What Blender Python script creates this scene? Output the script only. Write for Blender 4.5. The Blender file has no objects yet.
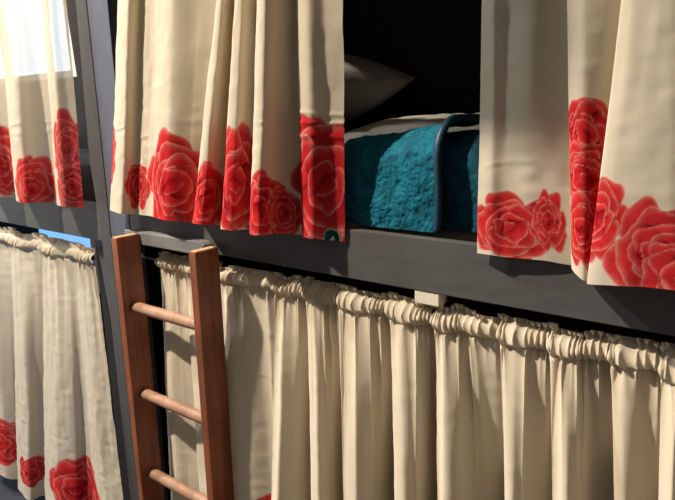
import bpy, bmesh, math, random
import numpy as np
from mathutils import Matrix, Vector

random.seed(7)
rng = np.random.default_rng(11)
S = bpy.context.scene
COL = S.collection

# ------------------------------------------------------------------ camera
FPX = 580.0
CAM = np.array([0.0, -1.0, 1.6])


def cam_axes(yaw, pitch, roll):
    cy, sy = math.cos(yaw), math.sin(yaw)
    fw = np.array([-sy * math.cos(pitch), cy * math.cos(pitch), -math.sin(pitch)])
    r = np.array([cy, sy, 0.0])
    u = np.cross(r, fw)
    c, s = math.cos(roll), math.sin(roll)
    return c * r + s * u, -s * r + c * u, fw


RT, UP, FW = cam_axes(*[math.radians(a) for a in (36.6, 12.8, -1.0)])
cd = bpy.data.cameras.new('camera')
cam = bpy.data.objects.new('camera', cd)
COL.objects.link(cam)
cd.sensor_fit = 'HORIZONTAL'
cd.sensor_width = 36.0
cd.lens = FPX / 675.0 * 36.0
cd.clip_start = 0.02
M = Matrix.Identity(4)
for i in range(3):
    M[i][0], M[i][1], M[i][2], M[i][3] = RT[i], UP[i], -FW[i], CAM[i]
cam.matrix_world = M
S.camera = cam


def at(px, py, Y=0.0):
    """measured point of the photo -> point on the vertical plane at depth Y"""
    d = (px - 337.5) * RT - (py - 250.0) * UP + FPX * FW
    return CAM + (Y - CAM[1]) / d[1] * d


def x_on(px, Y, z):
    """X of the point at depth Y and height z that the photo shows at column px"""
    g = (337.5 - px) * FW + FPX * RT
    return CAM[0] - (g[1] * (Y - CAM[1]) + g[2] * (z - CAM[2])) / g[0]


def proj(P):
    q = P - CAM
    w = q @ FW
    return 337.5 + FPX * (q @ RT) / w, 250 - FPX * (q @ UP) / w, w


# ------------------------------------------------------------------ helpers
def link(o, parent=None):
    COL.objects.link(o)
    if parent is not None:
        o.parent = parent
    return o


def obj(name, me, mat, parent=None, smooth=False):
    o = bpy.data.objects.new(name, me)
    if mat is not None:
        me.materials.append(mat)
    if smooth:
        for p in me.polygons:
            p.use_smooth = True
    return link(o, parent)


def tag(o, label=None, cat=None, group=None, kind=None):
    for k, v in (('label', label), ('category', cat), ('group', group), ('kind', kind)):
        if v:
            o[k] = v
    return o


def empty(name, loc=(0, 0, 0)):
    o = bpy.data.objects.new(name, None)
    o.location = loc
    o.empty_display_size = 0.05
    return link(o)


def from_bm(name, bm, mat, parent=None, smooth=False, loc=None):
    me = bpy.data.meshes.new(name)
    bm.normal_update()
    bm.to_mesh(me)
    bm.free()
    o = obj(name, me, mat, parent, smooth)
    return o


def bm_box(bm, lo, hi, bevel=0.0, seg=2):
    lo, hi = Vector(lo), Vector(hi)
    r = bmesh.ops.create_cube(bm, size=1.0)
    vs = r['verts']
    c, d = (lo + hi) / 2, hi - lo
    for v in vs:
        v.co = Vector((v.co.x * d.x, v.co.y * d.y, v.co.z * d.z)) + c
    if bevel > 0:
        es = list({e for v in vs for e in v.link_edges})
        bmesh.ops.bevel(bm, geom=es, offset=bevel, segments=seg, affect='EDGES', profile=0.6)


def box(name, lo, hi, mat, parent=None, bevel=0.0):
    """box given in world coordinates, stored relative to the parent's base"""
    off = Vector(parent.location) if parent is not None else Vector((0, 0, 0))
    bm = bmesh.new()
    bm_box(bm, Vector(lo) - off, Vector(hi) - off, bevel)
    return from_bm(name, bm, mat, parent)


def prism(name, pts, y0, y1, mat, parent=None, bevel=0.0):
    """outline in X,Z extruded from y0 to y1"""
    off = Vector(parent.location) if parent is not None else Vector((0, 0, 0))
    bm = bmesh.new()
    f = [bm.verts.new(Vector((x, y0, z)) - off) for x, z in pts]
    b = [bm.verts.new(Vector((x, y1, z)) - off) for x, z in pts]
    n = len(pts)
    bm.faces.new(f)
    bm.faces.new(b[::-1])
    for i in range(n):
        j = (i + 1) % n
        bm.faces.new((f[i], b[i], b[j], f[j]))
    bmesh.ops.recalc_face_normals(bm, faces=bm.faces)
    if bevel > 0:
        bmesh.ops.bevel(bm, geom=list(bm.edges), offset=bevel, segments=2, affect='EDGES', profile=0.6)
    return from_bm(name, bm, mat, parent)


def tube(bm, pts, rad, seg=14, caps=True, flat=1.0, ref=None):
    """tube along a polyline; rad a number or one per point"""
    pts = [Vector(p) for p in pts]
    rads = [rad] * len(pts) if isinstance(rad, (int, float)) else rad
    rings = []
    for i, p in enumerate(pts):
        t = (pts[min(i + 1, len(pts) - 1)] - pts[max(i - 1, 0)]).normalized()
        a = Vector(ref) if ref else Vector((0, 0, 1)) if abs(t.z) < 0.9 else Vector((0, 1, 0))
        n = t.cross(a).normalized()
        b = n.cross(t).normalized()
        rings.append([bm.verts.new(p + rads[i] * (math.cos(2 * math.pi * k / seg) * n + flat * math.sin(2 * math.pi * k / seg) * b)) for k in range(seg)])
    for r0, r1 in zip(rings, rings[1:]):
        for k in range(seg):
            bm.faces.new((r0[k], r0[(k + 1) % seg], r1[(k + 1) % seg], r1[k]))
    if caps:
        bm.faces.new(rings[0][::-1])
        bm.faces.new(rings[-1])
    bmesh.ops.recalc_face_normals(bm, faces=bm.faces)


def grid_mesh(name, V, cols=None):
    """V: (rows, cols, 3) -> mesh, optional per-vertex colours"""
    nr, nc = V.shape[:2]
    me = bpy.data.meshes.new(name)
    me.vertices.add(nr * nc)
    me.vertices.foreach_set('co', V.reshape(-1).astype(np.float32))
    i = np.arange(nr * nc).reshape(nr, nc)
    q = np.stack([i[:-1, :-1], i[:-1, 1:], i[1:, 1:], i[1:, :-1]], -1).reshape(-1)
    nf = (nr - 1) * (nc - 1)
    me.loops.add(nf * 4)
    me.loops.foreach_set('vertex_index', q.astype(np.int32))
    me.polygons.add(nf)
    me.polygons.foreach_set('loop_start', np.arange(0, nf * 4, 4, dtype=np.int32))
    me.polygons.foreach_set('use_smooth', np.ones(nf, dtype=bool))
    me.update(calc_edges=True)
    me.validate()
    if cols is not None:
        a = me.color_attributes.new('print', 'FLOAT_COLOR', 'POINT')
        c = np.ones((nr * nc, 4), np.float32)
        c[:, :3] = cols.reshape(-1, 3)
        a.data.foreach_set('color', c.reshape(-1))
    return me


# value noise on arrays
_T = rng.random((64, 64))


def vnoise(x, y):
    xi, yi = np.floor(x).astype(int), np.floor(y).astype(int)
    fx, fy = x - xi, y - yi
    fx, fy = fx * fx * (3 - 2 * fx), fy * fy * (3 - 2 * fy)
    g = lambda a, b: _T[a % 64, b % 64]
    return ((g(xi, yi) * (1 - fx) + g(xi + 1, yi) * fx) * (1 - fy) + (g(xi, yi + 1) * (1 - fx) + g(xi + 1, yi + 1) * fx) * fy) * 2 - 1


def sstep(a, b, x):
    t = np.clip((x - a) / (b - a), 0, 1)
    return t * t * (3 - 2 * t)


# ------------------------------------------------------------------ materials
def new_mat(name):
    m = bpy.data.materials.new(name)
    m.use_nodes = True
    nt = m.node_tree
    b = nt.nodes['Principled BSDF']
    return m, nt, b, nt.nodes.new, nt.links.new


def ramp(nt, stops):
    r = nt.nodes.new('ShaderNodeValToRGB')
    e = r.color_ramp.elements
    while len(e) < len(stops):
        e.new(0.5)
    for k, (p, c) in enumerate(stops):
        e[k].position = p
        e[k].color = (*c, 1)
    return r


def plain(name, col, rough=0.6, bump=0.0, scale=40, vary=0.12, metal=0.0, spec=0.5, stretch=(1, 1, 1)):
    m, nt, b, N, L = new_mat(name)
    tc = N('ShaderNodeTexCoord')
    mp = N('ShaderNodeMapping')
    mp.inputs['Scale'].default_value = stretch
    L(tc.outputs['Object'], mp.inputs['Vector'])
    n = N('ShaderNodeTexNoise')
    n.inputs['Scale'].default_value = scale
    n.inputs['Detail'].default_value = 5
    L(mp.outputs['Vector'], n.inputs['Vector'])
    r = ramp(nt, [(0.3, tuple(c * (1 - vary) for c in col)), (0.7, tuple(min(1, c * (1 + vary)) for c in col))])
    L(n.outputs['Fac'], r.inputs['Fac'])
    L(r.outputs['Color'], b.inputs['Base Color'])
    b.inputs['Roughness'].default_value = rough
    b.inputs['Metallic'].default_value = metal
    b.inputs['Specular IOR Level'].default_value = spec
    if bump:
        bp = N('ShaderNodeBump')
        bp.inputs['Strength'].default_value = bump
        bp.inputs['Distance'].default_value = 0.002
        L(n.outputs['Fac'], bp.inputs['Height'])
        L(bp.outputs['Normal'], b.inputs['Normal'])
    return m


def cloth_mat(name, trans=0.25, sheer=0.0, tint=(1, 1, 1)):
    m, nt, b, N, L = new_mat(name)
    nt.nodes.remove(b)
    out = nt.nodes['Material Output']
    at_ = N('ShaderNodeAttribute')
    at_.attribute_name = 'print'
    tc = N('ShaderNodeTexCoord')
    # slub weave: fine horizontal and vertical threads
    n1 = N('ShaderNodeTexNoise'); n1.inputs['Scale'].default_value = 1.0; n1.inputs['Detail'].default_value = 3
    m1 = N('ShaderNodeMapping'); m1.inputs['Scale'].default_value = (60, 60, 900)
    n2 = N('ShaderNodeTexNoise'); n2.inputs['Scale'].default_value = 1.0; n2.inputs['Detail'].default_value = 3
    m2 = N('ShaderNodeMapping'); m2.inputs['Scale'].default_value = (900, 900, 40)
    for n, mm in ((n1, m1), (n2, m2)):
        L(tc.outputs['Object'], mm.inputs['Vector'])
        L(mm.outputs['Vector'], n.inputs['Vector'])
    ad = N('ShaderNodeMath'); ad.operation = 'ADD'
    L(n1.outputs['Fac'], ad.inputs[0]); L(n2.outputs['Fac'], ad.inputs[1])
    rp = ramp(nt, [(0.0, (0.86, 0.86, 0.86)), (1.0, (1.0, 1.0, 1.0))])
    hf = N('ShaderNodeMath'); hf.operation = 'MULTIPLY'; hf.inputs[1].default_value = 0.5
    L(ad.outputs[0], hf.inputs[0]); L(hf.outputs[0], rp.inputs['Fac'])
    mx = N('ShaderNodeMix'); mx.data_type = 'RGBA'; mx.blend_type = 'MULTIPLY'
    mx.inputs[0].default_value = 0.8
    L(at_.outputs['Color'], mx.inputs[6]); L(rp.outputs['Color'], mx.inputs[7])
    # soft creases of worn cotton
    n3 = N('ShaderNodeTexNoise'); n3.inputs['Scale'].default_value = 22; n3.inputs['Detail'].default_value = 4
    L(tc.outputs['Object'], n3.inputs['Vector'])
    b1 = N('ShaderNodeBump'); b1.inputs['Strength'].default_value = 0.25; b1.inputs['Distance'].default_value = 0.004
    L(n3.outputs['Fac'], b1.inputs['Height'])
    b2 = N('ShaderNodeBump'); b2.inputs['Strength'].default_value = 0.15; b2.inputs['Distance'].default_value = 0.0006
    L(hf.outputs[0], b2.inputs['Height']); L(b1.outputs['Normal'], b2.inputs['Normal'])
    df = N('ShaderNodeBsdfDiffuse'); df.inputs['Roughness'].default_value = 0.6
    tr = N('ShaderNodeBsdfTranslucent')
    tt = N('ShaderNodeMix'); tt.data_type = 'RGBA'; tt.blend_type = 'MULTIPLY'; tt.inputs[0].default_value = 1.0
    tt.inputs[7].default_value = (*tint, 1)
    L(mx.outputs[2], df.inputs['Color']); L(mx.outputs[2], tt.inputs[6]); L(tt.outputs[2], tr.inputs['Color'])
    L(b2.outputs['Normal'], df.inputs['Normal']); L(b2.outputs['Normal'], tr.inputs['Normal'])
    ms = N('ShaderNodeMixShader'); ms.inputs[0].default_value = trans
    L(df.outputs[0], ms.inputs[1]); L(tr.outputs[0], ms.inputs[2])
    last = ms
    if sheer > 0:
        tp = N('ShaderNodeBsdfTransparent')
        m3 = N('ShaderNodeMixShader'); m3.inputs[0].default_value = sheer
        L(ms.outputs[0], m3.inputs[1]); L(tp.outputs[0], m3.inputs[2])
        last = m3
    L(last.outputs[0], out.inputs['Surface'])
    return m


def wood_mat(name, dark, light, rough=0.55):
    m, nt, b, N, L = new_mat(name)
    tc = N('ShaderNodeTexCoord')
    mp = N('ShaderNodeMapping'); mp.inputs['Scale'].default_value = (30, 22, 1.6)
    L(tc.outputs['Object'], mp.inputs['Vector'])
    n = N('ShaderNodeTexNoise'); n.inputs['Scale'].default_value = 1.5; n.inputs['Detail'].default_value = 6; n.inputs['Distortion'].default_value = 1.2
    L(mp.outputs['Vector'], n.inputs['Vector'])
    n2 = N('ShaderNodeTexNoise'); n2.inputs['Scale'].default_value = 9; n2.inputs['Detail'].default_value = 3
    L(tc.outputs['Object'], n2.inputs['Vector'])
    a = N('ShaderNodeMath'); a.operation = 'MULTIPLY_ADD'; a.inputs[1].default_value = 0.6
    L(n.outputs['Fac'], a.inputs[0])
    s = N('ShaderNodeMath'); s.operation = 'MULTIPLY'; s.inputs[1].default_value = 0.4
    L(n2.outputs['Fac'], s.inputs[0]); L(s.outputs[0], a.inputs[2])
    r = ramp(nt, [(0.34, dark), (0.5, tuple((x + y) / 2 for x, y in zip(dark, light))), (0.66, light)])
    L(a.outputs[0], r.inputs['Fac'])
    L(r.outputs['Color'], b.inputs['Base Color'])
    b.inputs['Roughness'].default_value = rough
    bp = N('ShaderNodeBump'); bp.inputs['Strength'].default_value = 0.25; bp.inputs['Distance'].default_value = 0.001
    L(n.outputs['Fac'], bp.inputs['Height']); L(bp.outputs['Normal'], b.inputs['Normal'])
    return m


def plush_mat(name, col, sheen=(0.1, 0.6, 0.7)):
    m, nt, b, N, L = new_mat(name)
    tc = N('ShaderNodeTexCoord')
    n = N('ShaderNodeTexNoise'); n.inputs['Scale'].default_value = 260; n.inputs['Detail'].default_value = 4
    n2 = N('ShaderNodeTexNoise'); n2.inputs['Scale'].default_value = 30; n2.inputs['Detail'].default_value = 4
    for k in (n, n2):
        L(tc.outputs['Object'], k.inputs['Vector'])
    a = N('ShaderNodeMath'); a.operation = 'ADD'
    L(n.outputs['Fac'], a.inputs[0]); L(n2.outputs['Fac'], a.inputs[1])
    h = N('ShaderNodeMath'); h.operation = 'MULTIPLY'; h.inputs[1].default_value = 0.5
    L(a.outputs[0], h.inputs[0])
    r = ramp(nt, [(0.36, tuple(c * 0.45 for c in col)), (0.5, col), (0.66, tuple(min(1, c * 1.6 + 0.01) for c in col))])
    L(h.outputs[0], r.inputs['Fac']); L(r.outputs['Color'], b.inputs['Base Color'])
    b.inputs['Roughness'].default_value = 0.8
    b.inputs['Specular IOR Level'].default_value = 0.2
    b.inputs['Sheen Weight'].default_value = 0.06
    b.inputs['Sheen Roughness'].default_value = 0.4
    b.inputs['Sheen Tint'].default_value = (*sheen, 1)
    bp = N('ShaderNodeBump'); bp.inputs['Strength'].default_value = 0.7; bp.inputs['Distance'].default_value = 0.004
    L(h.outputs[0], bp.inputs['Height']); L(bp.outputs['Normal'], b.inputs['Normal'])
    return m


def glow_mat(name, col, strength):
    m, nt, b, N, L = new_mat(name)
    nt.nodes.remove(b)
    e = N('ShaderNodeEmission')
    e.inputs['Color'].default_value = (*col, 1)
    e.inputs['Strength'].default_value = strength
    L(e.outputs[0], nt.nodes['Material Output'].inputs['Surface'])
    return m


GREY = plain('grey_paint', (0.082, 0.082, 0.083), 0.6, 0.12, 14, 0.10, spec=.18, stretch=(1, 4, 4))
GREYBLUE = plain('blue_grey_paint', (0.085, 0.092, 0.124), 0.6, 0.12, 14, 0.08, spec=.2, stretch=(4, 4, 1))
POSTGREY = plain('warm_grey_paint', (0.068, 0.069, 0.074), 0.6, 0.12, 14, 0.08, spec=.2, stretch=(4, 4, 1))
GREYLIGHT = plain('pale_grey_paint', (0.17, 0.17, 0.165), 0.5, 0.10, 18, 0.08)
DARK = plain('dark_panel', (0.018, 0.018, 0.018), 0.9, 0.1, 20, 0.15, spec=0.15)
CLOTH = cloth_mat('printed_cotton', 0.19, 0.0, (1.0, 0.82, 0.58))
CLOTH_LOW = cloth_mat('printed_cotton_lined', 0.34, 0.0, (1.0, 0.98, 0.96))
CLOTH_WIN = cloth_mat('printed_cotton_by_window', 0.30, 0.16, (1.0, 0.97, 0.93))
WOOD = wood_mat('reddish_brown_wood', (0.13, 0.036, 0.012), (0.30, 0.090, 0.034))
RUNG = wood_mat('bare_turned_wood', (0.24, 0.125, 0.075), (0.42, 0.245, 0.155))
END = plain('sawn_end_grain', (0.42, 0.27, 0.15), 0.8, 0.3, 120, 0.25)
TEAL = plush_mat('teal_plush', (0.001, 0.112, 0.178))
TEALSHADE = plush_mat('shaded_teal_plush', (0.003, 0.07, 0.115), (0.05, 0.4, 0.5))  # darker copy of the teal, holds the folded layer's shade as colour
BIND = plain('navy_teal_binding', (0.012, 0.055, 0.10), 0.5, 0.2, 90, 0.2)
SHEET = plain('shaded_white_sheet', (0.30, 0.29, 0.26), 0.9, 0.4, 30, 0.08)  # white sheet greyed to carry the shade inside the bunk
PILLOWC = plain('shaded_pillow_cotton', (0.24, 0.24, 0.235), 0.9, 0.3, 25, 0.06)  # darkened: the bunk's shade is put into the cotton colour
BLOCKW = plain('cream_painted_wood', (0.72, 0.64, 0.52), 0.55, 0.1, 60, 0.05)
METAL = plain('dark_steel', (0.10, 0.09, 0.08), 0.45, 0.0, 60, 0.1, metal=0.8)
FLOORM = plain('dark_floor', (0.035, 0.04, 0.05), 0.55, 0.2, 9, 0.25)
WALLM = plain('warm_white_wall', (0.55, 0.50, 0.43), 0.9, 0.1, 30, 0.05)
DARKWALL = plain('charcoal_wall', (0.015, 0.015, 0.015), 0.9, 0.1, 30, 0.1)
SCREW = plain('screw_head', (0.05, 0.035, 0.03), 0.5, 0.0, 60, 0.1)

# ------------------------------------------------------------------ roses printed on the cloth
CREAM = np.array((0.765, 0.69, 0.56))
RED = np.array((0.60, 0.022, 0.030))
RED2 = np.array((0.68, 0.040, 0.045))
DEEP = np.array((0.33, 0.008, 0.014))
RIM = np.array((0.86, 0.38, 0.32))


def paint_rose(colr, U, Z, cu, cz, ru, rz, seed, rot=0.0):
    r = np.random.default_rng(seed)
    m = (np.abs(U - cu) < ru * 1.35) & (np.abs(Z - cz) < rz * 1.35)
    if not m.any():
        return
    u = (U[m] - cu) / ru
    z = (Z[m] - cz) / rz
    c = colr[m]
    wob = 0.05
    u = u + wob * vnoise(u * 3.1 + seed, z * 3.1)
    z = z + wob * vnoise(u * 3.3, z * 3.3 + seed * 1.7)
    mott = vnoise(u * 7 + seed, z * 7) * 0.5 + vnoise(u * 19, z * 15 + seed) * 0.3
    petals = []
    for (n, dist, a, b) in ((6, 0.58, 0.50, 0.50), (4, 0.40, 0.46, 0.58), (4, 0.24, 0.38, 0.50), (3, 0.12, 0.27, 0.34), (1, 0.02, 0.14, 0.2)):
        ph = r.random() * 6.28
        order = r.permutation(n)
        for k in order:
            th = ph + rot + 2 * math.pi * k / n + r.normal(0, 0.16)
            dd = dist * (1 + r.normal(0, 0.08))
            petals.append((math.cos(th) * dd, math.sin(th) * dd, th, a * (1 + r.normal(0, 0.1)), b * (1 + r.normal(0, 0.14)), r.random() * 6.28, r.random()))
    for (px, pz, th, a, b, ph, tone) in petals:
        du, dz = u - px, z - pz
        p = (du * math.cos(th) + dz * math.sin(th)) / a
        q = (-du * math.sin(th) + dz * math.cos(th)) / b
        ang = np.arctan2(q, p)
        rad = np.sqrt(p * p + q * q) / (1 + 0.09 * np.cos(3 * ang + ph) + 0.05 * np.cos(5 * ang + 2 * ph))
        ins = rad < 1
        g = np.clip(0.5 + 0.5 * p + 0.35 * mott, 0, 1)[:, None]
        vein = vnoise(q * 7 + ph * 9, p * 1.3 + seed)
        g = np.clip(g + 0.16 * vein[:, None], 0, 1)
        hot = RED2 * (0.85 + 0.3 * tone)
        fill = DEEP * (1 - g) ** 2 + RED * 2 * g * (1 - g) + hot * g * g
        side = p / np.maximum(rad, 0.01)
        fill = fill * (1 - 0.45 * np.exp(-((rad - 1.0) / 0.10) ** 2) * (side < 0.0))[:, None]
        rim = (np.maximum(0.95 * sstep(0.90, 0.96, rad), 0.30 * sstep(0.70, 0.95, rad)) * sstep(-0.45, 0.3, side) * np.clip(0.7 + 0.7 * mott, 0.15, 1))[:, None]
        fill = fill * (1 - rim) + RIM * rim
        al = sstep(1.015, 0.965, rad)[:, None]
        c = c * (1 - al) + fill * al
    colr[m] = c


def paint_leaf(colr, U, Z, cu, cz, r):
    d = np.hypot(U - cu, Z - cz) / r
    ins = d < 1
    g = np.array((0.0, 0.16, 0.13)) * (0.7 + 0.6 * np.clip(vnoise(U * 90, Z * 90), -1, 1))[..., None]
    rim = sstep(0.86, 0.95, d)[..., None]
    g = g * (1 - rim) + np.array((0.75, 0.72, 0.6)) * rim
    w = (np.abs(U - cu - 0.002) * 1.4 + (Z - cz + 0.2 * r) < 0.38 * r) & (Z < cz + 0.28 * r) & (Z > cz - 0.5 * r) & (np.abs(U - cu) < 0.35 * r)
    g = np.where(w[..., None], np.array((0.8, 0.76, 0.6)), g)
    colr[ins] = g[ins]


# ------------------------------------------------------------------ curtains
def spline(P, ts):
    """Catmull-Rom through rows of P at parameters ts in 0..len-1"""
    n = len(P)
    i = np.clip(np.floor(ts).astype(int), 0, n - 2)
    f = (ts - i)[:, None]
    p0, p1, p2, p3 = P[np.maximum(i - 1, 0)], P[i], P[i + 1], P[np.minimum(i + 2, n - 1)]
    m1, m2 = (p2 - p0) * 0.42, (p3 - p1) * 0.42
    f2, f3 = f * f, f * f * f
    return (2 * f3 - 3 * f2 + 1) * p1 + (f3 - 2 * f2 + f) * m1 + (-2 * f3 + 3 * f2) * p2 + (f3 - f2) * m2


def curtain(bot, top, z_bot, z_top, z_hem, mat, roses=(), leaf=None, z_up=None, top_row=None,
            gather=None, cell=0.0025, band=0.36, seed=0, hem_wave=0.004, creases=(), wr=0.0022, deep=1.45, deep_top=1.45, y_ref=-.008, hem_lift=0.16):
    """bot/top: folds as (column in the photo, depth[, hem drop]); the two outlines are joined by hanging cloth.
    gather = (rod z, rod Y, header height, pleat width): a rod pocket with a ruffled header."""
    y_max = 1.0 if gather else -.007
    bot = [(p[0], min(y_max, y_ref + (p[1] - y_ref) * deep)) + tuple(p[2:]) for p in bot]
    top = [(p[0], y_ref + (p[1] - y_ref) * deep_top) for p in top]
    B = np.array([(x_on(p[0], p[1], z_bot), p[1], p[2] if len(p) > 2 else 0.0) for p in bot])
    if top_row is not None:
        Tz = [at(p[0], top_row, p[1]) for p in top]
        T = np.array([(q[0], q[1], q[2]) for q in Tz])
    else:
        T = np.array([(x_on(p[0], p[1], z_top), p[1], z_top) for p in top])
    assert len(B) == len(T), (len(B), len(T))
    td = np.linspace(0, len(B) - 1, 4000)
    sB, sT = spline(B, td), spline(T, td)
    L = np.concatenate([[0], np.cumsum(np.hypot(np.diff(sB[:, 0]), np.diff(sB[:, 1])))])
    nc = int(L[-1] / cell) + 2
    u = np.linspace(0, L[-1], nc)
    tu = np.interp(u, L, td)
    b, t = spline(B, tu), spline(T, tu)
    z1 = z_up if z_up is not None else z_top
    if gather:
        zr, yr, hh, pw = gather
        z1 = zr + hh
        zs = np.concatenate([np.arange(z_hem, z_hem + band, cell), np.arange(z_hem + band, zr - 0.16, 0.006), np.arange(zr - 0.16, z1 + 1e-6, 0.002)])
    else:
        zs = np.concatenate([np.arange(z_hem, z_hem + band, cell), np.arange(z_hem + band, z1 + 1e-6, 0.008)])
    zs = zs[np.concatenate([[True], np.diff(zs) > .0008])]
    nr = len(zs)
    Zg = np.repeat(zs[:, None], nc, 1)
    U = np.repeat(u[None, :], nr, 0)
    w = np.clip((Zg - z_bot) / (t[:, 2] - z_bot)[None, :], -0.6, 1.35)
    X = b[None, :, 0] * (1 - w) + t[None, :, 0] * w
    wy = np.sign(w) * np.abs(w) ** (2.8 if gather else 1.0)
    Y = b[None, :, 1] * (1 - wy) + t[None, :, 1] * wy
    if gather:
        # folds hang straight: every row follows the line between the two measured outlines
        pa = spline(np.array([[p[0]] for p in bot], float), tu)[:, 0]
        pb = spline(np.array([[p[0]] for p in top], float), tu)[:, 0]
        wz = np.clip((Zg - z_bot) / (z_top - z_bot), -0.6, 1.1)
        P = pa[None, :] * (1 - wz) + pb[None, :] * wz
        g0, g1, g2 = ((337.5 - P) * FW[k] + FPX * RT[k] for k in range(3))
        X = CAM[0] - (g1 * (Y - CAM[1]) + g2 * (Zg - CAM[2])) / g0
    drop = b[:, 2] + hem_lift * (-.035 - b[:, 1]) + hem_wave * vnoise(u * 9 + seed, u * 0)
    Zp = Zg + drop[None, :] * np.clip(1 - (Zg - z_hem) / 0.25, 0, 1)
    # wrinkles
    k = wr * (vnoise(U * 16 + seed * 3.3, Zg * 5 + seed) + 0.6 * vnoise(U * 40 + seed, Zg * 14) + 0.35 * vnoise(U * 30, Zg * 60 + seed))
    for (cz, u0, u1, amp) in creases:
        zz = cz + 0.012 * vnoise(U * 14 + cz * 50, U * 0 + seed)
        k += amp * np.exp(-((Zg - zz) / 0.0045) ** 2) * sstep(u0, u0 + 0.03, U) * sstep(u1, u1 - 0.03, U)
        k -= amp * 0.7 * np.exp(-((Zg - zz + 0.011) / 0.006) ** 2) * sstep(u0, u0 + 0.03, U) * sstep(u1, u1 - 0.03, U)
    Y = Y - k
    if gather:
        r = np.random.default_rng(seed + 100)
        # irregular pleats
        edges = [0.0]
        while edges[-1] < u[-1]:
            edges.append(edges[-1] + pw * r.uniform(0.55, 1.6))
        ph = np.interp(u, edges, np.arange(len(edges)) * math.pi)
        amp_k = np.interp(u, edges, r.uniform(0.35, 1.0, len(edges)))
        ph2 = np.interp(u, edges, np.arange(len(edges)) * math.pi + r.uniform(-0.9, 0.9, len(edges)))
        h = (Zg - zr)
        below = np.clip(-h - 0.015, 0, None)
        inpk = np.exp(-(h / 0.013) ** 2)
        head = sstep(0.013, hh, h)
        bulge = 0.0075 * np.sqrt(np.clip(1 - (h / 0.0165) ** 2, 0, 1))
        a_bel = 0.0040 * np.exp(-below / 0.030) * sstep(-0.009, -0.020, h)
        s1 = np.sin(ph)[None, :] * amp_k[None, :]
        s2 = np.sin(ph2)[None, :] * amp_k[None, :]
        e2 = [0.0]
        while e2[-1] < u[-1]:
            e2.append(e2[-1] + 2.4 * pw * r.uniform(0.5, 1.7))
        p3 = np.interp(u, e2, np.arange(len(e2)) * math.pi)
        a3 = np.interp(u, e2, r.uniform(0.2, 1.0, len(e2)))
        len3 = np.interp(u, e2, r.uniform(0.04, 0.15, len(e2)) * np.where(r.random(len(e2)) < .35, 3.5, 1.0))
        med = 0.0125 * (np.sin(p3) * a3)[None, :] * np.exp(-below / len3[None, :]) * sstep(-0.008, -0.024, h)
        Y = Y - med
        X = X + 0.007 * (np.cos(p3) * a3)[None, :] * np.exp(-below / len3[None, :]) * sstep(-0.008, -0.024, h)
        prof = s1 * a_bel * 1.3 + (s1 + 0.9) * 0.0080 * inpk + (0.55 * s1 + 0.7 * s2) * 0.0125 * head
        Y = Y - prof - bulge * (1.1 + 0.7 * amp_k[None, :]) * (h > -0.0165) * (h < 0.0165)
        # cloth of each pleat leans sideways so that it laps its neighbour
        X = X + (np.cos(ph)[None, :] * amp_k[None, :]) * (0.0065 * inpk + 0.009 * head + 0.9 * a_bel)
        # seam pinches above and below the pocket
        Y = Y + 0.004 * (np.exp(-((h - 0.0175) / 0.003) ** 2) + np.exp(-((h + 0.0185) / 0.003) ** 2)) * (0.6 + 0.6 * s2)
        Zp = Zp + sstep(0.004, hh, h) * (0.005 * s2 + 0.007 * vnoise(u * 22 + seed, u * 0)[None, :])
        Zp = Zp + inpk * 0.0022 * s2
    V = np.stack([X, Y, Zp], -1)
    colr = np.empty(V.shape)
    colr[:] = CREAM
    # roses: the column of cloth that the photo shows at that place
    bx, by = b[:, 0], b[:, 1]
    qx, qy, qw = proj(np.stack([bx, by, np.full(nc, z_bot)], -1))
    nb = int(np.searchsorted(zs, z_hem + band))
    sub = colr[:nb]
    for k_, rs in enumerate(roses):
        px, py, ru, rz = rs[:4]
        zc_guess = at(px, py, -0.04)[2]
        wq = np.clip((zc_guess - z_bot) / (t[:, 2] - z_bot), -0.5, 1.3)
        Pm = np.stack([b[:, 0] * (1 - wq) + t[:, 0] * wq, b[:, 1] * (1 - wq) + t[:, 1] * wq, np.full(nc, zc_guess)], -1)
        cx, cy, cw = proj(Pm)
        near = np.where(np.abs(cx - px) < 2.5, cw, 1e3 + np.abs(cx - px))
        i = int(np.argmin(near))
        cu = u[i] + (px - cx[i]) / FPX * cw[i]
        cz = at(px, py, float(Pm[i, 1]))[2]
        paint_rose(sub, U[:nb], Zg[:nb], cu, cz, ru, rz, int(rs[4]) if len(rs) > 4 else seed * 10 + k_)
    if leaf:
        px, py, r0 = leaf
        i = int(np.argmin(np.abs(qx - px)))
        paint_leaf(sub, U[:nb], Zg[:nb], u[i], at(px, py, float(by[i]))[2], r0)
    return V, colr, zs


def hang(name, label, group, data, mat, split=None):
    V, colr, zs = data
    if split is None:
        o = obj(name, grid_mesh(name, V, colr), mat)
    else:
        i = int(np.searchsorted(zs, split))
        o = obj(name, grid_mesh(name, V[:i + 1], colr[:i + 1]), mat)
        h = obj('ruffled_header', grid_mesh('ruffled_header', V[i:], colr[i:]), mat, o)
        tag(h, 'gathered rod pocket with a ruffled top edge')
    return tag(o, label, 'curtain', group)


RZ = 2.16          # upper rods
H_UP = 1.345       # upper hems
GU, GL = 'rose print curtains of the upper bunks', 'cream curtains of the lower bunks'

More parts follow.
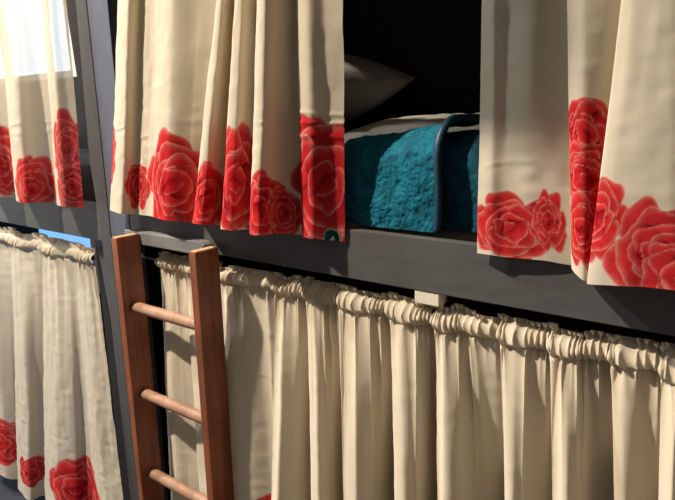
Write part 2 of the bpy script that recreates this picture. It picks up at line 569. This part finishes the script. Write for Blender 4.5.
# --- upper bunk, panel left of the opening
bot = [(110, -.030), (121, -.050), (135, -.024), (151, -.032), (167, -.052), (187, -.026), (201, -.008), (193, -.062), (202, -.072), (213, -.046),
       (226, -.012), (221, -.062), (231, -.068), (243, -.040), (257, -.012), (250, -.074), (259, -.086), (273, -.052), (291, -.022), (306, -.010), (302, -.030), (313, -.040), (330, -.018), (345, -.006)]
top = [(118, -.030), (128, -.050), (141, -.028), (155, -.032), (172, -.048), (200, -.026), (222, -.012), (216, -.048), (222, -.055), (230, -.036),
       (239, -.012), (235, -.048), (242, -.052), (251, -.034), (263, -.012), (257, -.052), (265, -.062), (279, -.040), (291, -.022), (300, -.012), (297, -.026), (308, -.036), (325, -.022), (343, -.016)]
hang('curtain', 'cream rose-print curtain left of the gap showing the teal blanket, above the ladder', GU,
     curtain(bot, top, H_UP, None, H_UP, CLOTH, roses=[(108, 158, .060, .085, 3), (168, 188, .13, .128, 4), (139, 186, .055, .06, 14), (207, 205, .085, .09, 5), (236, 186, .105, .13, 6), (263, 215, .09, .092, 7), (284, 214, .05, .06, 17), (326, 186, .115, .148, 8)],
             leaf=(332, 236, .019), z_up=RZ, top_row=0, seed=1, cell=.0019, deep=1.35, creases=[(1.585, .02, .12, .0012), (1.56, .10, .22, .001), (1.585, 1.0, 1.5, .0018), (1.555, 1.02, 1.5, .0014), (1.61, 1.05, 1.5, .0014)]), CLOTH)

# --- upper bunk, panel right of the opening
bot = [(477, -.014, .014), (490, -.026, .014), (503, -.020, .013), (525, -.018, .013), (545, -.016, .014), (560, -.010, .013), (576, -.006, .012), (571, -.036, .012), (575, -.062, .006), (584, -.072, -.002), (595, -.050, 0), (606, -.020), (590, -.060, -.003), (588, -.078, -.006),
       (600, -.090, -.006), (618, -.093, -.005), (645, -.093, -.003), (672, -.091, -.001), (700, -.080), (722, -.040), (716, -.070), (730, -.090), (765, -.060), (800, -.03), (826, -.075), (870, -.03), (905, -.075), (955, -.03), (1000, -.06), (1060, -.03)]
top = [(482, -.020), (494, -.028), (506, -.022), (530, -.026), (545, -.022), (560, -.016), (576, -.010), (567, -.034), (571, -.044), (584, -.050), (605, -.040), (632, -.020), (623, -.050), (622, -.062),
       (632, -.070), (645, -.071), (662, -.070), (684, -.066), (708, -.050), (728, -.012), (722, -.045), (734, -.056), (770, -.040), (806, -.02), (834, -.05), (880, -.02), (914, -.05), (965, -.02), (1012, -.04), (1072, -.02)]
hang('curtain', 'cream rose-print curtain right of the teal blanket, over the grey rail', GU,
     curtain(bot, top, H_UP, None, H_UP, CLOTH, roses=[(511, 232, .076, .064, 21), (548, 226, .030, .05, 22), (583, 135, .055, .055, 23), (585, 180, .06, .06, 24), (582, 232, .05, .06, 25), (594, 217, .052, .062, 26), (664, 262, .080, .078, 27), (690, 285, .06, .06, 28), (775, 280, .075, .08, 29), (900, 300, .08, .08, 30)],
             z_up=RZ, top_row=0, seed=2, cell=.0018, deep=.95, deep_top=1.2, creases=[(1.52, .0, .12, .0006)]), CLOTH)

# --- upper bunk at the far left, in front of the window
bot = [(-75, -.02), (-55, -.055), (-30, -.02), (-8, -.012), (-14, -.045), (-4, -.052), (9, -.024), (24, -.006), (16, -.046), (26, -.058), (40, -.030), (53, -.012), (66, -.002), (57, -.034), (64, -.046), (74, -.032), (84, -.020)]
top = [(-110, -.02), (-88, -.05), (-62, -.02), (-36, -.012), (-42, -.04), (-32, -.045), (-14, -.022), (4, -.008), (-1, -.034), (10, -.044), (24, -.026), (34, -.014), (48, -.004), (42, -.03), (48, -.038), (57, -.028), (66, -.018)]
hang('curtain', 'sunlit rose-print curtain by the window, on the farthest upper bunk', GU,
     curtain(bot, top, 1.342, None, 1.342, CLOTH_WIN, roses=[(2, 165, .10, .12, 31), (33, 190, .11, .095, 32), (67, 150, .075, .10, 33), (74, 190, .075, .08, 34), (-40, 170, .1, .12, 35)],
             z_up=RZ, top_row=0, deep=1.9, deep_top=1.9, seed=3, cell=.003, creases=[(1.60, .9, 1.4, .0012), (1.575, .6, 1.4, .001)]), CLOTH_WIN)

# --- lower bunk at the far left
bot = [(-90, -.02), (-60, -.05), (-25, -.02), (-2, -.015), (-8, -.04), (6, -.045), (19, -.02), (26, .005), (18, -.045), (30, -.056), (41, -.025), (54, .0), (45, -.05), (60, -.062), (78, -.045), (90, -.02), (106, -.035), (131, -.02)]
top = [(-110, .01), (-80, -.005), (-55, .01), (-30, .012), (-28, .0), (-12, -.004), (2, .01), (14, .014), (12, .002), (22, -.004), (34, .008), (44, .014), (43, .0), (54, -.004), (68, .008), (76, .012), (84, -.002), (96, .006)]
hang('curtain', 'cream curtain with a red rose hem almost at the floor, far lower bunk', GL,
     curtain(bot, top, 0.12, 1.15, 0.085, CLOTH_LOW, roses=[(0, 440, .16, .12, 41), (29, 472, .085, .075, 42), (76, 487, .165, .14, 43), (-60, 450, .15, .12, 44)],
             gather=(1.164, .008, .040, .013), seed=4, cell=.0032, band=.40, wr=.003, creases=[]), CLOTH_LOW, split=1.146)

ZL = 1.199         # lower rod of the near bunk
# --- lower bunk of the near frame: three panels
bot = [(168, -.01), (176, -.026), (188, -.012), (204, .0), (198, -.03), (208, -.042), (221, -.02), (236, .0), (230, -.03), (240, -.04), (256, -.022), (272, .006), (284, .010)]
top = [(160, .022), (168, .012), (177, .02), (188, .026), (186, .014), (194, .008), (206, .018), (220, .026), (217, .014), (226, .008), (240, .016), (256, .022), (277, .027)]
hang('curtain', 'shaded cream curtain hanging behind the wooden ladder', GL,
     curtain(bot, top, 0.60, ZL, 0.42, CLOTH, roses=[(272, 524, .10, .09, 51), (200, 540, .12, .10, 52)],
             gather=(ZL, .020, .028, .0110), deep=.85, deep_top=1.0, y_ref=.0, seed=5, cell=.0026, band=.26, creases=[(.95, .45, .6, .0012)]), CLOTH, split=ZL - .018)

bot = [(271, -.02), (276, -.042), (292, -.030), (306, -.012), (320, .008), (312, -.040), (321, -.054), (336, -.030), (352, .006), (346, -.046), (356, -.060), (372, -.042), (392, -.010), (404, .006), (397, -.044), (406, -.054), (421, -.036), (442, .010)]
top = [(276, .012), (285, .006), (294, .014), (303, .020), (311, .026), (308, .012), (316, .006), (328, .016), (346, .026), (342, .012), (354, .006), (369, .014), (383, .020), (394, .026), (391, .012), (402, .006), (418, .010), (435, .026)]
hang('curtain', 'cream gathered curtain between the ladder and the small cream block under the rail', GL,
     curtain(bot, top, 0.60, ZL, 0.46, CLOTH, roses=[(300, 560, .11, .09, 61), (400, 600, .11, .09, 62)],
             gather=(ZL, .020, .028, .0105), deep=2.3, deep_top=1.3, y_ref=.004, seed=6, cell=.0022, band=.2, creases=[(1.02, .06, .12, .0008)]), CLOTH, split=ZL - .018)

bot = [(437, -.02), (442, -.048), (458, -.044), (474, -.018), (490, -.006), (502, .004), (512, .012), (506, -.032), (512, -.046), (522, -.030), (540, -.012), (566, .010), (556, -.040), (566, -.056), (578, -.040), (592, -.008), (612, .004), (624, .006), (617, -.016), (627, -.024), (640, -.010), (664, .012), (654, -.046), (664, -.060), (684, -.040), (715, .004), (708, -.05), (730, -.06), (760, -.02), (790, .0), (812, -.05), (850, -.01), (885, -.05), (930, .0), (970, -.05), (1010, -.01)]
top = [(436, .014), (444, .006), (453, .012), (464, .020), (476, .012), (484, .010), (506, .026), (502, .014), (513, .006), (528, .014), (542, .018), (558, .026), (553, .012), (566, .006), (578, .010), (590, .018), (606, .022), (618, .024), (612, .016), (620, .014), (640, .020), (668, .026), (663, .012), (674, .006), (690, .012), (716, .024), (710, .010), (730, .008), (758, .014), (788, .018), (812, .010), (850, .018), (885, .010), (930, .018), (970, .010), (1010, .016)]
hang('curtain', 'cream gathered curtain right of the small cream block, under the rail', GL,
     curtain(bot, top, 0.74, ZL, 0.52, CLOTH, roses=[(480, 640, .1, .09, 71), (590, 700, .1, .09, 72)],
             gather=(ZL, .020, .028, .0105), deep=2.2, deep_top=1.3, y_ref=.004, seed=8, cell=.0022, band=.2, creases=[]), CLOTH, split=ZL - .018)

# ------------------------------------------------------------------ rods
def rod(x0, x1, y, z, label):
    o = empty('curtain_rod', (x0, y, z))
    bm = bmesh.new()
    tube(bm, [(0, 0, 0), (x1 - x0, 0, 0)], .003, 10)
    from_bm('bar', bm, METAL, o, True)
    for x in (0.0, x1 - x0):
        bm = bmesh.new()
        tube(bm, [(x - .004, 0, 0), (x + .004, 0, 0)], .008, 12)
        from_bm('end_cap', bm, METAL, o, True)
    return tag(o, label, 'curtain rod')


rod(-1.500, 0.42, .0245, ZL, 'thin dark rod carrying the lower curtains right of the ladder')
rod(-3.60, -1.76, .0125, 1.164, 'thin dark rod carrying the far lower curtain by the window')
rod(-1.505, 0.42, -.034, RZ, 'thin dark rod carrying the upper curtains beside the teal blanket')
rod(-3.62, -1.775, -.028, RZ, 'thin dark rod carrying the sunlit far upper curtain')

# ------------------------------------------------------------------ bunk beds
XS = -1.611
bunk = tag(empty('bunk_bed', (XS, 0, 0)), 'grey painted bunk bed with the teal blanket, behind the wooden ladder', 'bunk bed', 'grey bunk beds in a row')
box('rail', (XS + .0995, 0, 1.257), (0.45, .022, 1.366), GREY, bunk, .002)
box('post', (XS, -.002, 0), (XS + .099, .045, 2.32), GREYBLUE, bunk, .002)
box('post', (0.451, -.002, 0), (0.55, .045, 2.32), GREYBLUE, bunk, .002)
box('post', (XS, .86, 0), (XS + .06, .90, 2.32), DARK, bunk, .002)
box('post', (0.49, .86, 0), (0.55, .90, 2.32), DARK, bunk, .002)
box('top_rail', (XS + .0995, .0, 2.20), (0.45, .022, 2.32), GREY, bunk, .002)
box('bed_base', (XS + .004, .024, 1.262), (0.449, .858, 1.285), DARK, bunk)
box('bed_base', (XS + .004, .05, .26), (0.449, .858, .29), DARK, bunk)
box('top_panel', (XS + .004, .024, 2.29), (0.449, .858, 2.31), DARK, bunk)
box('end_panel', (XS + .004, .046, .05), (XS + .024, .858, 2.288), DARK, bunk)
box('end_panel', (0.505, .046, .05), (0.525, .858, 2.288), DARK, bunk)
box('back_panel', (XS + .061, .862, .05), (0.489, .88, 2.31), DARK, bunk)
# batten with a sloping right end, behind the ladder top
cl = prism('batten', [(-1.497, 1.256), (-1.16, 1.256), (-1.150, 1.285), (-1.162, 1.293), (-1.497, 1.293)], -.030, -.0002, GREYLIGHT, bunk, .003)
tag(cl, 'pale grey batten with a chamfered right end')

bunk2 = tag(empty('bunk_bed', (-3.75, 0, 0)), 'grey bunk bed by the window at the far left with tapering post', 'bunk bed', 'grey bunk beds in a row')
XR = XS - .004
box('rail', (-3.70, .004, 1.232), (-1.669, .026, 1.352), GREY, bunk2, .002)
prism('post', [(-1.666, 0), (XR, 0), (XR, 2.32), (-1.752, 2.32), (-1.667, 1.235)], -.002, .045, POSTGREY, bunk2, .002)
box('inner_post', (-1.760, .028, 0), (-1.668, .060, 1.230), GREYBLUE, bunk2, .002)
box('post', (-3.80, -.002, 0), (-3.701, .045, 2.32), GREYLIGHT, bunk2, .002)
box('bed_base', (-3.699, .03, 1.238), (-1.72, .80, 1.262), DARK, bunk2)
box('top_rail', (-3.70, .0, 2.20), (-1.755, .022, 2.32), GREY, bunk2, .002)
box('end_panel', (-1.66, .062, .05), (-1.64, .80, 2.31), DARK, bunk2)
box('end_panel', (-3.74, .062, .05), (-3.72, .80, 1.262), DARK, bunk2)

# bracket block under the rail
blk = empty('rod_bracket', (-.523, .02, 1.2295))
bm = bmesh.new()
bm_box(bm, (-.0272, -.0185, .0005), (.0272, .0215, .0270), .0018)
from_bm('block', bm, BLOCKW, blk)
bm = bmesh.new()
tube(bm, [(.012, .004, .002), (.012, .004, -.012), (.012, .002, -.020), (.012, -.003, -.026)], .0016, 8)
from_bm('hook', bm, METAL, blk, True)
tag(blk, 'small cream wooden block screwed under the grey rail, holding the curtain rod', 'bracket')

# ------------------------------------------------------------------ ladder
LX, RX, YF, YB, ZT = -1.447, -1.119, -.106, -.031, 1.288
lad = tag(empty('ladder', ((LX + RX) / 2, (YF + YB) / 2, 0)), 'reddish brown wooden ladder with pale round rungs, hung on the grey bunk', 'ladder')
ox, oy = lad.location.x, lad.location.y
for xx, w_ in ((LX, .026), (RX, .026)):
    bm = bmesh.new()
    bm_box(bm, (xx - ox, YF - oy, .002), (xx + w_ - ox, YB - oy, ZT), .003)
    rl = from_bm('side_rail', bm, WOOD, lad)
    bm = bmesh.new()
    bm_box(bm, (xx - ox + .003, YF - oy + .003, ZT - .0005), (xx + w_ - ox - .003, YB - oy - .003, ZT + .0012), .0006)
    tag(from_bm('end_grain', bm, END, rl), 'pale sawn end of the rail')
rung_px = [(164, 315), (172, 405), (180, 488)]
rz = [float(at(px, py, (YF + YB) / 2)[2]) for px, py in rung_px]
step = (rz[0] - rz[2]) / 2
while rz[-1] - step > .12:
    rz.append(rz[-1] - step)
for z in rz:
    bm = bmesh.new()
    n = 14
    xs = [LX + .024 + (RX - LX - .022) * k / n - ox for k in range(n + 1)]
    rr = [.0155 + .0008 * math.sin(math.pi * k / n) for k in range(n + 1)]
    tube(bm, [(x, 0, z) for x in xs], rr, 16)
    from_bm('rung', bm, RUNG, lad, True)
for (px, py, r_) in ((222, 329, .004), (226, 424, .003)):
    p = at(px, py, -.065)
    bm = bmesh.new()
    tube(bm, [(RX + .0255 - ox, p[1] - oy, p[2]), (RX + .0272 - ox, p[1] - oy, p[2])], r_, 12)
    from_bm('screw', bm, SCREW, lad, True)

# ------------------------------------------------------------------ bedding of the near upper bunk
def soft_slab(name, lo, hi, mat, r, parent=None, amp=.006, seed=0):
    """rounded cushion-like slab"""
    bm = bmesh.new()
    bm_box(bm, lo, hi, r, 6)
    o = from_bm(name, bm, mat, parent, True)
    return o


mat_o = empty('mattress', (-.58, .44, 1.286))
bm = bmesh.new()
bm_box(bm, (-.98, -.330, 0.0), (1.0, .405, .232), .05, 6)
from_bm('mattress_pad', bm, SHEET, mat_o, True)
nu, nv = 160, 90
uu, vv = np.meshgrid(np.linspace(0, 1, nu), np.linspace(0, 1, nv))
Xs = -.975 + 1.97 * uu
Ys = -.30 + .70 * vv
Zs = .2335 + .085 * np.sin(np.pi * np.clip(vv * 1.02, 0, 1) ** 1.5) ** .8 * sstep(0, .05, uu) * sstep(1, .95, uu) * (.15 + .85 * sstep(-.55, -.3, Xs)) + .006 * vnoise(uu * 22, vv * 9) + .003 * vnoise(uu * 60, vv * 30)
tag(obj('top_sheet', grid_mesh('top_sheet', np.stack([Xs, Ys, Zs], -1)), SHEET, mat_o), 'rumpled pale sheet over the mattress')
tag(mat_o, 'mattress with a rumpled white sheet coloured as shaded, beneath the teal blanket', 'mattress')

# pillow
pil = empty('pillow', (-1.27, .50, 1.60))
nu, nv = 64, 64
th = np.linspace(0, 2 * np.pi, 97)
V = []
aa = np.linspace(0, 1, 40)
def pillow_half(sgn):
    g = np.linspace(-1, 1, 61)
    gx, gy = np.meshgrid(g, g)
    ex = (1 - np.abs(gx) ** 2.2) * (1 - np.abs(gy) ** 2.2)
    th_ = np.clip(ex, 0, 1) ** .55
    pin = 1 - .07 * (1 - gy ** 2) * gx ** 2
    pin2 = 1 - .07 * (1 - gx ** 2) * gy ** 2
    return np.stack([gx * .29 * pin, gy * .24 * pin2, sgn * .122 * th_ + .004 * vnoise(gx * 5, gy * 5) * th_], -1)
for sgn in (1, -1):
    Vh = pillow_half(sgn)
    if sgn < 0:
        Vh = Vh[:, ::-1]
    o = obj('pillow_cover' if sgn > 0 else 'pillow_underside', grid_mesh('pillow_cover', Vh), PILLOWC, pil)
pil.rotation_euler = (math.radians(4), math.radians(-6), math.radians(-8))
pil.location = (-1.262, .52, 1.675)
tag(pil, 'plump pillow coloured as in the shadow behind the left curtain, above the sheet', 'pillow')

# teal blanket: top layer folded over, hem bound with a navy edge
def drape(x0, x1, off, mat, name, parent, seed, back=.34, nx=150, z0=1.372, lump=.010, ztop=1.590, xtaper=0.0, tilt=0.0):
    """cloth that drops in front of the mattress and runs back over it"""
    yf, rad = .062 - off, .070
    zt = ztop + off
    L1 = zt - rad - z0
    L2 = L1 + rad * math.pi / 2
    L3 = L2 + back
    ss = np.concatenate([np.linspace(0, L1, 60), np.linspace(L1, L2, 26)[1:], np.linspace(L2, L3, 36)[1:]])
    xs_ = np.linspace(x0, x1, nx)
    Sg, Xg = np.meshgrid(ss, xs_, indexing='ij')
    ang = np.clip((Sg - L1) / rad, 0, math.pi / 2)
    Yg = yf + rad * (1 - np.cos(ang)) + np.clip(Sg - L2, 0, None)
    Zg = z0 + np.minimum(Sg, L1) + rad * np.sin(ang)
    n = lump * (vnoise(Xg * 9 + seed, Sg * 3.5 + seed) + .45 * vnoise(Xg * 26 + seed, Sg * 20) + .22 * vnoise(Xg * 75, Sg * 75 + seed) + .16 * vnoise(Xg * 190, Sg * 190 + seed))
    Xg = Xg + xtaper * sstep(L1, L3, Sg) * (1 - (Xg - x0) / (x1 - x0))
    nyv, nzv = -np.cos(ang), np.sin(ang)
    # side edges thin out onto the sheet
    e = np.minimum(sstep(x0, x0 + .03, Xg), 1.0)
    Yg = Yg + nyv * n + (1 - e) * .02
    Zg = Zg + tilt * (Xg - x1) * np.clip(Sg / L1, 0, 1)
    Zg = Zg + nzv * n - (1 - e) * .010 * nzv
    return obj(name, grid_mesh(name, np.stack([Xg, Yg, Zg], -1) - np.array(parent.location)), mat, parent), (L1, L2, L3, yf, rad, zt)


bl = empty('blanket', (-.55, .06, 1.372))
under, _ = drape(-.70, -.18, -.022, TEALSHADE, 'under_layer', bl, 3.0, lump=.006, ztop=1.585)
tag(under, 'smooth layer right of the binding, coloured as shaded')
upper, prm = drape(-.795, -.528, .024, TEAL, 'folded_layer', bl, 5.0, lump=.009, nx=170, ztop=1.572, tilt=.20, back=.22)
tag(upper, 'bright teal fleece folded layer')
L1, L2, L3, yf, rad, zt = prm
pts = []
for k in range(60):
    s = L3 * k / 59
    a = min(max((s - L1) / rad, 0), math.pi / 2)
    pts.append((-.524 + .55 + .002 * math.sin(s * 30), yf + rad * (1 - math.cos(a)) + max(s - L2, 0) + .004 - .06, 1.372 + min(s, L1) + rad * math.sin(a) - 1.372))
bm = bmesh.new()
tube(bm, pts, .0085, 14, True, 1.0, (1, 0, 0))
tag(from_bm('binding', bm, BIND, bl, True), 'navy teal satin edge binding')
tag(bl, 'teal fleece blanket folded over the front of the upper mattress', 'blanket')

# bedding of the far upper bunk (blocks the daylight behind the hem of its curtain)
m2 = empty('mattress', (-2.70, .42, 1.263))
bm = bmesh.new()
bm_box(bm, (-.98, -.36, 0), (.95, .36, .20), .04, 5)
from_bm('mattress_pad', bm, DARK, m2, True)  # dark colour stands for the unlit inside of the far bunk
tag(m2, 'mattress of the far bunk, coloured dark as unlit, behind the sunlit curtain by the window', 'mattress')

# ------------------------------------------------------------------ room
def room(name, lo, hi, mat):
    return tag(box(name, lo, hi, mat), kind='structure')


YW = .92
room('floor', (-5.2, -3.2, -.1), (1.9, YW + .1, 0), FLOORM)
room('ceiling', (-5.2, -3.2, 3.5), (1.9, YW + .1, 3.6), WALLM)
room('wall_left', (-5.2, -3.2, 0), (-5.1, YW, 3.5), WALLM)
# back wall with two window openings behind the far bunk
for lo, hi in (((-5.1, YW, 0), (1.9, YW + .1, .55)), ((-5.1, YW, 1.25), (-1.7, YW + .1, 1.86)), ((-5.1, YW, 2.55), (-1.7, YW + .1, 3.5)), ((-1.7, YW, .55), (1.9, YW + .1, 3.5)),
               ((-5.1, YW, .55), (-4.95, YW + .1, 1.25)), ((-5.1, YW, 1.86), (-4.95, YW + .1, 2.55))):
    room('wall_back', lo, hi, DARKWALL)
PANE = glow_mat('bright_daylight_pane', (0.74, 0.88, 1.0), 4.6)
PANE2 = glow_mat('blue_daylight_pane', (0.20, 0.46, 1.0), 1.3)
FRAMEW = plain('white_window_frame', (0.6, 0.6, 0.58), 0.5, 0, 40, 0.05)
for n_, z0, z1, pm in ((1, 1.86, 2.55, PANE), (2, .55, 1.25, PANE2)):
    w = tag(empty('window_%d' % n_, (-3.32, YW, z0)), kind='structure')
    box('glass_pane', (-4.95, YW + .05, z0), (-1.70, YW + .06, z1), pm, w)
    for k in range(5):
        x = -4.95 + 3.25 * k / 4
        box('mullion', (max(x - .03, -4.95), YW + .01, z0), (min(x + .03, -1.70), YW + .048, z1), FRAMEW, w)
    box('frame_bar', (-4.95, YW + .008, z0), (-1.70, YW + .049, z0 + .04), FRAMEW, w)
    box('frame_bar', (-4.95, YW + .008, z1 - .04), (-1.70, YW + .049, z1), FRAMEW, w)

# side window of the room: cool daylight on the far bunk
PANE3 = glow_mat('overcast_daylight_pane', (0.84, 0.91, 1.0), 5.0)
w = tag(empty('window_3', (-5.1, -1.3, .7)), kind='structure')
box('glass_pane', (-5.095, -2.3, .75), (-5.085, -.35, 2.35), PANE3, w)
for k in range(3):
    y = -2.3 + 1.95 * k / 2
    box('mullion', (-5.084, y - .03, .75), (-5.05, y + .03, 2.35), FRAMEW, w)
for z in (.72, 2.35):
    box('frame_bar', (-5.084, -2.33, z), (-5.049, -.32, z + .04), FRAMEW, w)
# added unseen ball on a cord, casts the shadow on the right upper curtain
fx = np.array((-.971, -.42, 2.356))
bm = bmesh.new()
bmesh.ops.create_uvsphere(bm, u_segments=40, v_segments=24, radius=.12)
dr = tag(from_bm('shadow_ball', bm, DARKWALL, None, True), kind='structure')
dr.location = fx
bm = bmesh.new()
tube(bm, [(0, 0, .118), (0, 0, 3.5 - fx[2])], .006, 8)
from_bm('shadow_ball_cord', bm, METAL, dr)

# ------------------------------------------------------------------ light
def area(name, loc, target, size, energy, col, shape='DISK', sy=None):
    l = bpy.data.lights.new(name, 'AREA')
    l.shape = shape
    l.size = size
    if sy:
        l.size_y = sy
    l.energy = energy
    l.color = col
    o = link(bpy.data.objects.new(name, l))
    o.location = loc
    o.rotation_euler = (Vector(target) - Vector(loc)).to_track_quat('-Z', 'Y').to_euler()
    return o


area('ceiling_lamp', (-2.0, -1.30, 3.46), (-.7, 0, 1.4), .09, 146, (1.0, .87, .70))
area('far_curtain_fill', (-2.9, -.78, 3.42), (-2.3, 0, .9), .16, 64, (1.0, .97, .93))  # added fill without a known source, brightens the far lower curtain
w = bpy.data.worlds.new('room_fill')
S.world = w
w.use_nodes = True
nt = w.node_tree
bg = nt.nodes['Background']
tcw = nt.nodes.new('ShaderNodeTexCoord')
sep = nt.nodes.new('ShaderNodeSeparateXYZ')
nt.links.new(tcw.outputs['Generated'], sep.inputs[0])
rw = ramp(nt, [(0.0, (.035, .032, .028)), (0.55, (.50, .455, .40))])
nt.links.new(sep.outputs['Z'], rw.inputs['Fac'])
nt.links.new(rw.outputs['Color'], bg.inputs['Color'])
bg.inputs['Strength'].default_value = 1.0

vs = S.view_settings
vs.view_transform = 'Standard'
vs.look = 'None'
vs.gamma = 1.0
vs.exposure = 0.0
vs.use_curve_mapping = False
S.cycles.use_denoising = True
S.cycles.max_bounces = 8
S.cycles.transparent_max_bounces = 12
